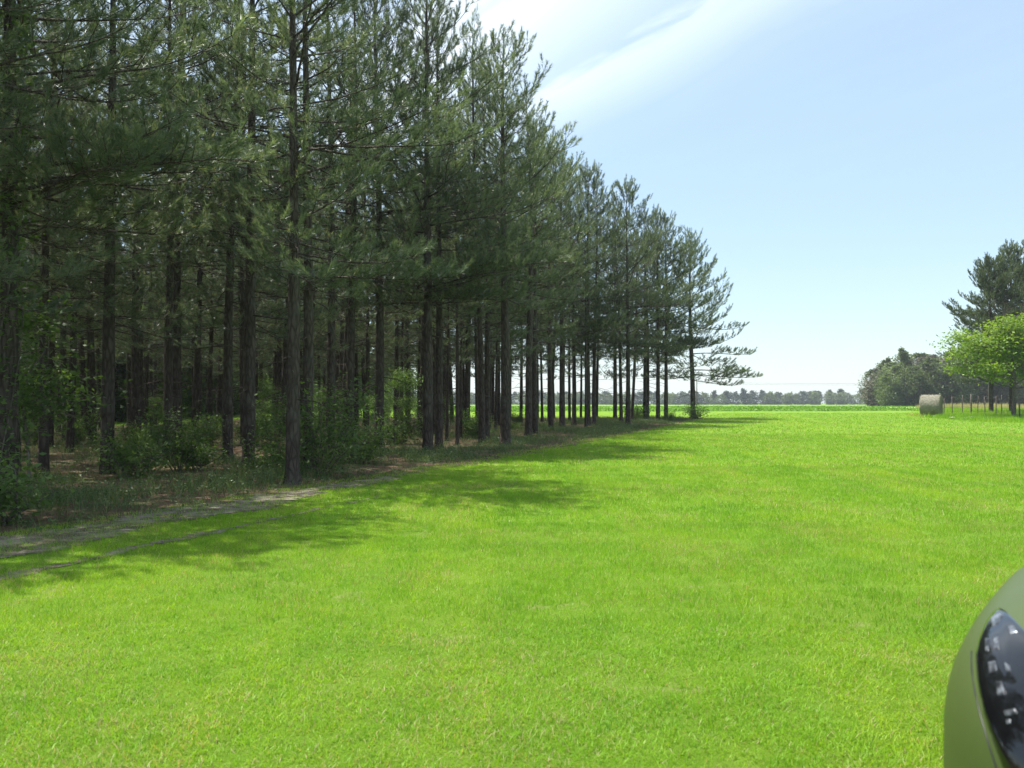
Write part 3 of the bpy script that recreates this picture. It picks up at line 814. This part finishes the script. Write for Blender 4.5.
# fallen branches and a stone by the trunks
def dead_branch(px, d, L, rz, label, seed):
    r = np.random.RandomState(seed); t = Tubes()
    pts = [[(s - .5) * L, r.normal(0, .05), .07 + r.normal(0, .015)] for s in np.linspace(0, 1, 8)]
    t.add(pts, np.linspace(.075, .03, 8), 8, 1 + r.uniform(-.12, .12, (8, 8)))
    for k in (2, 4, 5):
        b = np.array(pts[k]); t.add([b, b + [.25, .18 * (-1) ** k, .06], b + [.5, .3 * (-1) ** k, .02]], [.03, .02, .008], 5)
    o = link('fallen_branch', t.mesh('fallen_branch', M['deadwood'])); o.location = at_depth(px, d); o.rotation_euler = (0, 0, rz)
    tag(o, label, 'branch')
dead_branch(961, 60, 1.7, .1, 'long pale fallen branch lying on the grass in front of the fence', 2)
dead_branch(985, 60.5, 1.0, -.3, 'shorter fallen branch lying on the grass below the right hand trunks', 7)

# ------------------------------------------------------------------ trees on the right
pR1 = pine(51, 14., 3.2, 4.0, .23, 0., 1.2, stubs=4, N=60, wid=.02, gap=(.28, .48))
pR2 = pine(52, 14.5, 3.4, 4.0, .20, 0., 1.2, stubs=4, N=60, wid=.02, gap=(.28, .48))
put('pine_tree', pR1, at_depth(991, 71), .8, .84, 'thicker pine behind the bright green tree, trunk nearest the hay bale', 'pine tree', 'pines on the right')
put('pine_tree', pR2, at_depth(1011, 73), 2.2, .90, 'slimmer and taller pine behind the bright green tree on the right', 'pine tree', 'pines on the right')
put('pine_tree', pR1, at_depth(1040, 74), 4.2, .98, 'pine at the right edge of the view with its trunk cut by the frame', 'pine tree', 'pines on the right')
mapl = broadleaf(53, 7.2, 4.6, 2.0, .14, .22, 15000, M['leaf_bright'], M['bark2'], 3, .42, 11, .6, .5)
put('broadleaf_tree', mapl, at_depth(1013, 62.5), 3.4, (1.06, 1.06, .98), 'bright yellow green broadleaf tree spreading over the wire fence', 'tree')

# ------------------------------------------------------------------ woods far behind
wA = far_tree(61, 11, 9.5, 5200, .42, M['leaf_wood'], -.03, 12)
wB = far_tree(62, 10, 9, 4600, .42, M['leaf_brown'], -.03, 11)
wC = far_tree(63, 12, 8.5, 5200, .42, M['leaf_wood'], -.02, 12, True)
G2 = 'trees of the wood at the right'
LW = {0: 'leafy tree in the dull green wood behind the hay bale', 1: 'brownish thinly leaved tree in the wood behind the hay bale', 2: 'narrow pointed tree in the dull green wood behind the hay bale'}
for row in range(3):
    for x in np.arange(80 + row * 2, 150, 3.5):
        y = 196 + row * 8 + rng.uniform(-3, 3) - (x - 80) * .25
        f = min(1.2, .62 + (x - 76) / 34) if row == 0 else min(1.3, .75 + (x - 78) / 32)
        k = rng.choice(3, p=[.55, .25, .20])
        put('distant_tree', [wA, wB, wC][k], (x + rng.uniform(-1, 1), y, float(gz(y))), rng.rand() * 6.28, f * rng.uniform(.85, 1.1), LW[int(k)], 'tree', G2)
for i in range(26):
    x, y = row_pt(26 + (i % 13) * 4.1 + rng.uniform(-1, 1), -36 - 6 * (i // 13) + rng.uniform(-1.5, 1.5))
    put('distant_tree', [wA, wC][i % 2], (x, y, float(gz(y))), rng.rand() * 6.28, rng.uniform(.75, 1.05),
        'leafy tree closing the view behind the deepest pine trunks at the left', 'tree', 'leafy trees behind the plantation')
fA = far_tree(71, 8.5, 10, 1000, .8, M['needle_far'], -.03, 9)
fB = far_tree(72, 9.5, 7.5, 700, .9, M['needle_far'], .3, 7, True)
fC = far_tree(73, 8, 10, 1000, .8, M['leaf_wood'], -.03, 8)
G3 = 'trees on the far side of the field'
LF = {0: 'hazy rounded tree in the low tree line across the field', 1: 'hazy tree taller than its neighbours in the low tree line across the field', 2: 'hazy broad low tree in the tree line across the field'}
for row in range(2):
    for x in np.arange(-190, 260, 3.6 if row == 0 else 5):
        y = 560 + row * 25 + rng.uniform(-8, 8)
        k = rng.choice(3, p=[.45, .10, .45])
        put('distant_tree', [fA, fB, fC][k], (x + rng.uniform(-2, 2), y, float(gz(y))), rng.rand() * 6.28, rng.uniform(.85, 1.12), LF[int(k)], 'tree', G3)

# ------------------------------------------------------------------ car at the right
def build_car():
    # local frame: +X forward, +Y left, Z up, origin on the ground under the front bumper
    f = unit(np.array([-.62, -.785])); ang = math.atan2(f[1], f[0])
    L, Wd = 4.5, .93
    ns, nr = 70, 64
    def se(c, e): return np.sign(c) * np.abs(c) ** e
    xs = np.concatenate([L * .5 * (1 - np.cos(np.linspace(0, PI, ns)))])
    xs = np.sort(np.concatenate([xs, np.linspace(.01, .5, 14)]))
    V = []; a = np.arange(nr) / nr * 2 * PI
    for x in xs:
        endf = (1 - np.clip(1 - x / .75, 0, 1) ** 2.6) ** (1 / 2.6)
        endr = (1 - np.clip(1 - (L - x) / .5, 0, 1) ** 3) ** (1 / 3)
        e = max(endf * endr, .02)
        top = np.interp(x, [0, .25, .8, 1.3, 2, 4.5], [.99, 1.06, 1.15, 1.19, 1.15, 1.12])
        bot = np.interp(x, [0, .5, 4, 4.5], [.30, .24, .24, .34])
        wv = Wd * np.interp(x, [0, .5, 1.0, 3.5, 4.5], [.93, .975, 1, 1, .95])
        hw = wv * (.12 + .88 * e); zc = .62 + (top + bot - 1.24) * .25
        hh_t = (top - zc) * (.35 + .65 * e); hh_b = (zc - bot) * (.6 + .4 * e)
        c, s = se(np.cos(a), .55), se(np.sin(a), .52)
        V.append(np.stack([np.full(nr, -x), hw * c, zc + np.where(s > 0, hh_t, hh_b) * s], -1))
    V = np.concatenate(V); n = len(xs)
    i = np.arange(n - 1)[:, None] * nr; j = np.arange(nr)[None, :]; j2 = (j + 1) % nr
    F = np.stack([i + j, i + nr + j, i + nr + j2, i + j2], -1).reshape(-1, 4)
    caps = [np.stack([np.full(nr - 2, 0), np.arange(1, nr - 1), np.arange(2, nr)], -1), np.stack([np.full(nr - 2, (n - 1) * nr), (n - 1) * nr + np.arange(2, nr), (n - 1) * nr + np.arange(1, nr - 1)], -1)]
    return ang, V, [F] + caps, L, Wd
CAR_O = (1.51, 1.42)
ang, V, F, L, Wd = build_car()
car = thing('parked_car', 'glossy olive green car with a black headlight at the lower right corner', 'car', (CAR_O[0], CAR_O[1], 0), ang)
body = link('body', mesh_np('car_body', V, F, M['paint'], smooth=True), car)
# cabin
def cabin():
    secs = [(1.25, .78, 1.08), (1.75, .74, 1.36), (2.1, .70, 1.55), (2.6, .68, 1.62), (3.3, .67, 1.60), (3.9, .66, 1.50), (4.25, .74, 1.12)]
    nr = 24; a = np.linspace(0, PI, nr); V = []
    for x, w, t in secs:
        c = np.sign(np.cos(a)) * np.abs(np.cos(a)) ** .4; s = np.abs(np.sin(a)) ** .45
        V.append(np.stack([np.full(nr, -x), w * c * (1.12 - .12 * s), 1.0 + (t - 1.0) * s], -1))
    V = np.concatenate(V); n = len(secs)
    i = np.arange(n - 1)[:, None] * nr; j = np.arange(nr - 1)[None, :]
    return V, np.stack([i + j, i + nr + j, i + nr + j + 1, i + j + 1], -1).reshape(-1, 4), n, nr
cv, cf, cn, cr = cabin()
link('cabin', mesh_np('car_cabin', cv, cf, M['paint'], smooth=True), car)
def pane(sel, name):
    nrm = np.zeros_like(cv); fs = cf[sel]
    vs = cv[fs].copy(); cen = vs.mean(1, keepdims=True)
    allc = vs.reshape(-1, 3).mean(0); outw = unit(cen - np.array([-2.6, 0, 1.1])) * .012
    vs = vs + outw
    link(name, mesh_np('car_' + name, vs.reshape(-1, 3), np.arange(len(fs) * 4).reshape(-1, 4), M['glass']), car)
fi = np.arange(len(cf)); seg = fi // (cr - 1); rr_ = fi % (cr - 1)
pane((seg <= 1) & (rr_ > 4) & (rr_ < cr - 6), 'windscreen')
pane((seg >= 2) & (seg <= 4) & (rr_ > 0) & (rr_ < 4), 'side_window')
pane((seg >= 2) & (seg <= 4) & (rr_ > cr - 6) & (rr_ < cr - 2), 'side_window')
for sx in (.92, 3.62):
    for sy in (-1, 1):
        t = Tubes(); c = np.array([-sx, sy * (Wd - .13), .34])
        pr = [(-.11, .22), (-.115, .29), (-.09, .335), (0, .345), (.09, .335), (.115, .29), (.11, .22)]
        nr = 40; a = np.arange(nr) / nr * 2 * PI
        WV = np.concatenate([np.stack([c[0] + r0 * np.cos(a), np.full(nr, c[1] + yy), c[2] + r0 * np.sin(a)], -1) for yy, r0 in pr])
        i = np.arange(len(pr) - 1)[:, None] * nr; j = np.arange(nr)[None, :]; j2 = (j + 1) % nr
        w = link('wheel', mesh_np('car_wheel', WV, np.stack([i + j, i + j2, i + nr + j2, i + nr + j], -1).reshape(-1, 4), M['rubber'], smooth=True), car)
        t = Tubes(); hub = c + [0, sy * .075, 0]
        t.add([hub, hub + [0, sy * .04, 0]], [.05, .04], 10)
        for k in range(5):
            an = k / 5 * 2 * PI; e = hub + [.21 * math.cos(an), 0, .21 * math.sin(an)]
            t.add([hub, e], [.035, .03], 6)
        ringp = [hub + [.215 * math.cos(q), 0, .215 * math.sin(q)] for q in np.linspace(0, 2 * PI, 33)]
        t.add(ringp, .018, 6)
        link('rim', t.mesh('car_rim', M['alloy']), w)
# headlight: drawn on the body's own surface
ca, sa = math.cos(ang), math.sin(ang)
def to_local(p): x, y = p[0] - CAR_O[0], p[1] - CAR_O[1]; return Vector((ca * x + sa * y, -sa * x + ca * y, p[2]))
bvh = BVHTree.FromPolygons([tuple(v) for v in V], [tuple(q) for q in np.concatenate([F[0][:, [0, 1, 2]], F[0][:, [0, 2, 3]]])])
eye_l = to_local((0, 0, EYE))
def hit(px, py):
    d = to_local(((px - 512) / FPX * 10, 10, EYE - (py - HOR) / FPX * 10)) - eye_l
    loc, nor, idx, dist = bvh.ray_cast(eye_l, d.normalized())
    if loc is None: return None
    if nor.dot(d) > 0: nor = -nor
    return loc, nor
LENS = [(998.8, 608), (1004, 611), (1013, 620), (1024, 632), (1036, 650), (1046, 680), (1050, 720), (1046, 765), (1030, 792), (1012, 790), (1003, 770), (998, 756), (991.3, 739), (982.4, 712), (976.5, 682.5), (974.4, 655), (978, 638), (985.4, 621), (992, 612)]
def lens_patch(poly, off, name, mat, parent, mirror=True, scale=1., rim=0):
    poly = np.array(poly, float); cx, cy = poly.mean(0)
    rings = [1., .985, .93, .8, .6, .4, .2] ; V = []; ok = True
    # resample the outline
    P = np.concatenate([poly, poly[:1]]); seg = np.linalg.norm(np.diff(P, axis=0), axis=1); cum = np.concatenate([[0], np.cumsum(seg)])
    nn = 72; tt = np.linspace(0, cum[-1], nn, endpoint=False)
    O = np.stack([np.interp(tt, cum, P[:, 0]), np.interp(tt, cum, P[:, 1])], -1)
    prev = None
    for k, s in enumerate(rings):
        for (x, y) in O:
            h = hit(cx + (x - cx) * s * scale, cy + (y - cy) * s * scale)
            if h is None: return None
            lift = off * (0.15 if k == 0 else (.8 if k == 1 else 1.)) + (.004 if k > 2 else 0)
            V.append(h[0] + h[1] * lift)
    h = hit(cx, cy); V.append(h[0] + h[1] * (off + .004))
    V = np.array([tuple(v) for v in V]); i = np.arange(len(rings) - 1)[:, None] * nn; j = np.arange(nn)[None, :]; j2 = (j + 1) % nn
    Fq = np.stack([i + j, i + j2, i + nn + j2, i + nn + j], -1).reshape(-1, 4)
    b = (len(rings) - 1) * nn; Ft = np.stack([b + np.arange(nn), b + (np.arange(nn) + 1) % nn, np.full(nn, len(V) - 1)], -1)
    o = link(name, mesh_np('car_' + name, V, [Fq, Ft], mat, smooth=True), parent)
    if mirror:
        link(name, mesh_np('car_' + name, V * [1, -1, 1], [Fq[:, ::-1], Ft[:, ::-1]], mat, smooth=True), parent)
    return o
hl = lens_patch(LENS, .010, 'headlight', M['lens'], car)
if hl is None: print('HEADLIGHT MISSED')
else:
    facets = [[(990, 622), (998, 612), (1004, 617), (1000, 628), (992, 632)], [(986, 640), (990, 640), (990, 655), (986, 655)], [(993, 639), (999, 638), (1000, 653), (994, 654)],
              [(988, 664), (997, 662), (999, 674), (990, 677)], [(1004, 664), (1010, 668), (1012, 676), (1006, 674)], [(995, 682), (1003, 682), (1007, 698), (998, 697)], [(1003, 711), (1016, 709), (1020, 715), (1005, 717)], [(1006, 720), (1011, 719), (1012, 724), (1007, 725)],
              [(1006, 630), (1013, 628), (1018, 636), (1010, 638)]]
    for fpoly in facets: lens_patch(fpoly, .0108, 'lens_reflection', M['refl_paint'], hl, False)  # raised facets painted as bright reflections in the dark lens
    # bumper seam beside the headlight
    seam = [hit(x, y) for x, y in ((969, 650), (969, 668), (972, 690), (977, 712), (984, 738), (992, 764), (996, 785))]
    if all(seam):
        t = Tubes(); t.add([tuple(h[0] + h[1] * .0005) for h in seam], .0022, 6); link('seam', t.mesh('car_seam', M['trim']), car)

# ------------------------------------------------------------------ overhead line beyond the field
pl = thing('power_line', 'thin overhead line crossing low above the distant tree line', 'power line', (0, 0, 0))
for xq in (38, 98):
    t = Tubes(); z0 = float(gz(185)); t.add([[xq, 185, z0 - .3], [xq, 185, z0 + 5.2]], [.11, .08], 8); link('pole', t.mesh('line_pole', M['post']), pl)
for k, zz in enumerate((4.75, 5.05)):
    t = Tubes(); z0 = float(gz(185)); t.add([[xq, 185, z0 + zz - .3 * math.sin((xq - 38) / 60 * PI)] for xq in np.linspace(38, 98, 20)], .014, 4); link('wire', t.mesh('line_wire', M['wire']), pl)

# ------------------------------------------------------------------ the air over the field
nh = NT('haze_air')
pv = nh.n('ShaderNodeVolumePrincipled'); pv.inputs['Color'].default_value = (.86, .92, 1., 1); pv.inputs['Density'].default_value = .0003; pv.inputs['Anisotropy'].default_value = .3
nh.l(pv.outputs[0], nh.out.inputs['Volume'])
hx0, hx1, hy0, hy1, hz0, hz1 = -3100, 3100, -70, 4000, -1.2, 22
HV = [(x, y, z) for z in (hz0, hz1) for y in (hy0, hy1) for x in (hx0, hx1)]
tag(link('haze', mesh_np('haze', HV, np.array([(0, 2, 3, 1), (4, 5, 7, 6), (0, 1, 5, 4), (2, 6, 7, 3), (0, 4, 6, 2), (1, 3, 7, 5)]), nh.m)), 'thin summer haze in the air over the field', 'haze', kind='stuff')

# ------------------------------------------------------------------ sky and sun
SUN_EL, SUN_AZ = R(68.5), R(-62)       # azimuth from +Y towards +X
w = bpy.data.worlds.new('World'); scene.world = w; w.use_nodes = True
nt = w.node_tree; nt.nodes.clear()
def wn(ty, **k):
    x = nt.nodes.new(ty)
    for a, b in k.items(): setattr(x, a, b)
    return x
def wm(op, a, b=0., c=0.):
    x = wn('ShaderNodeMath', operation=op)
    for i, v in enumerate((a, b, c)):
        if hasattr(v, 'links'): nt.links.new(v, x.inputs[i])
        else: x.inputs[i].default_value = v
    return x.outputs[0]
sky = wn('ShaderNodeTexSky', sky_type='NISHITA'); sky.sun_disc = False
sky.sun_elevation = SUN_EL; sky.sun_rotation = SUN_AZ; sky.air_density = 1.0; sky.dust_density = .4; sky.ozone_density = .7; sky.altitude = 30
tc = wn('ShaderNodeTexCoord'); sp = wn('ShaderNodeSeparateXYZ'); nt.links.new(tc.outputs['Generated'], sp.inputs[0])
zc = wm('MAXIMUM', sp.outputs[2], .02)
cx = wm('DIVIDE', sp.outputs[0], zc); cy = wm('DIVIDE', sp.outputs[1], zc)
u = wm('ADD', wm('MULTIPLY', cx, .897), wm('MULTIPLY', cy, .442))       # across the cirrus streak
v_ = wm('ADD', wm('MULTIPLY', cx, .442), wm('MULTIPLY', cy, -.897))     # along it
cb = wn('ShaderNodeCombineXYZ'); nt.links.new(wm('MULTIPLY', u, 4.0), cb.inputs[0]); nt.links.new(wm('MULTIPLY', v_, .8), cb.inputs[1])
nz = wn('ShaderNodeTexNoise'); nz.inputs['Scale'].default_value = 1.6; nz.inputs['Detail'].default_value = 7; nz.inputs['Roughness'].default_value = .6; nz.inputs['Distortion'].default_value = .6
nt.links.new(cb.outputs[0], nz.inputs['Vector'])
uw = wm('ADD', u, wm('MULTIPLY', wm('SUBTRACT', nz.outputs[0], .5), .35))
cr_ = wn('ShaderNodeValToRGB'); e = cr_.color_ramp.elements
stops = [(0., .3), (.28, .95), (.40, .55), (.52, .30), (.58, .62), (.67, .44), (.80, .12), (1., .06)]     # u from .6 to 2.0
while len(e) < len(stops): e.new(.5)
for el, (p_, c) in zip(e, stops): el.position = p_; el.color = (c, c, c, 1)
nt.links.new(wm('MULTIPLY_ADD', uw, 1 / 1.4, -.6 / 1.4), cr_.inputs[0])
dens = wm('MULTIPLY', cr_.outputs[0], wm('MULTIPLY_ADD', nz.outputs[0], 1.5, .08))
fade = wn('ShaderNodeMapRange'); nt.links.new(sp.outputs[2], fade.inputs[0]); fade.inputs[1].default_value = .17; fade.inputs[2].default_value = .33
dens = wm('MULTIPLY', dens, fade.outputs[0])
veil = wn('ShaderNodeMix', data_type='RGBA'); veil.inputs[0].default_value = .5; nt.links.new(sky.outputs[0], veil.inputs[6]); veil.inputs[7].default_value = (2.9, 3.9, 4.7, 1)
mx = wn('ShaderNodeMix', data_type='RGBA'); nt.links.new(wm('MINIMUM', wm('MAXIMUM', wm('MULTIPLY', dens, .78), 0.), .92), mx.inputs[0]); nt.links.new(veil.outputs[2], mx.inputs[6]); mx.inputs[7].default_value = (7, 7.4, 7.8, 1)
bg = wn('ShaderNodeBackground'); bg.inputs[1].default_value = .108
nt.links.new(mx.outputs[2], bg.inputs[0])
ow = wn('ShaderNodeOutputWorld'); nt.links.new(bg.outputs[0], ow.inputs[0])

sl = bpy.data.lights.new('sun', 'SUN'); sl.energy = 4.9; sl.angle = R(.53); sl.color = (1., .955, .88)
so = bpy.data.objects.new('sun', sl); COL.objects.link(so)
S = Vector((math.sin(SUN_AZ) * math.cos(SUN_EL), math.cos(SUN_AZ) * math.cos(SUN_EL), math.sin(SUN_EL)))
so.rotation_euler = S.to_track_quat('Z', 'Y').to_euler(); so.location = (0, 0, 40)

# ------------------------------------------------------------------ camera and render
cd = bpy.data.cameras.new('camera'); cam = bpy.data.objects.new('camera', cd); COL.objects.link(cam)
cd.sensor_width = 36; cd.lens = 36 * FPX / 1024; cd.clip_start = .05; cd.clip_end = 8000
cam.location = (0, 0, EYE); cam.rotation_euler = (R(90) + math.atan((HOR - 384) / FPX), 0, 0)
cd.dof.use_dof = True; cd.dof.focus_distance = 22; cd.dof.aperture_fstop = 4.
scene.camera = cam
scene.view_settings.view_transform = 'Standard'; scene.view_settings.look = 'None'
scene.view_settings.exposure = 1.0; scene.view_settings.gamma = 1
scene.render.engine = 'CYCLES'
scene.cycles.max_bounces = 8; scene.cycles.diffuse_bounces = 4; scene.cycles.transmission_bounces = 4; scene.cycles.glossy_bounces = 3
scene.cycles.use_denoising = True
scene.cycles.sample_clamp_indirect = 6
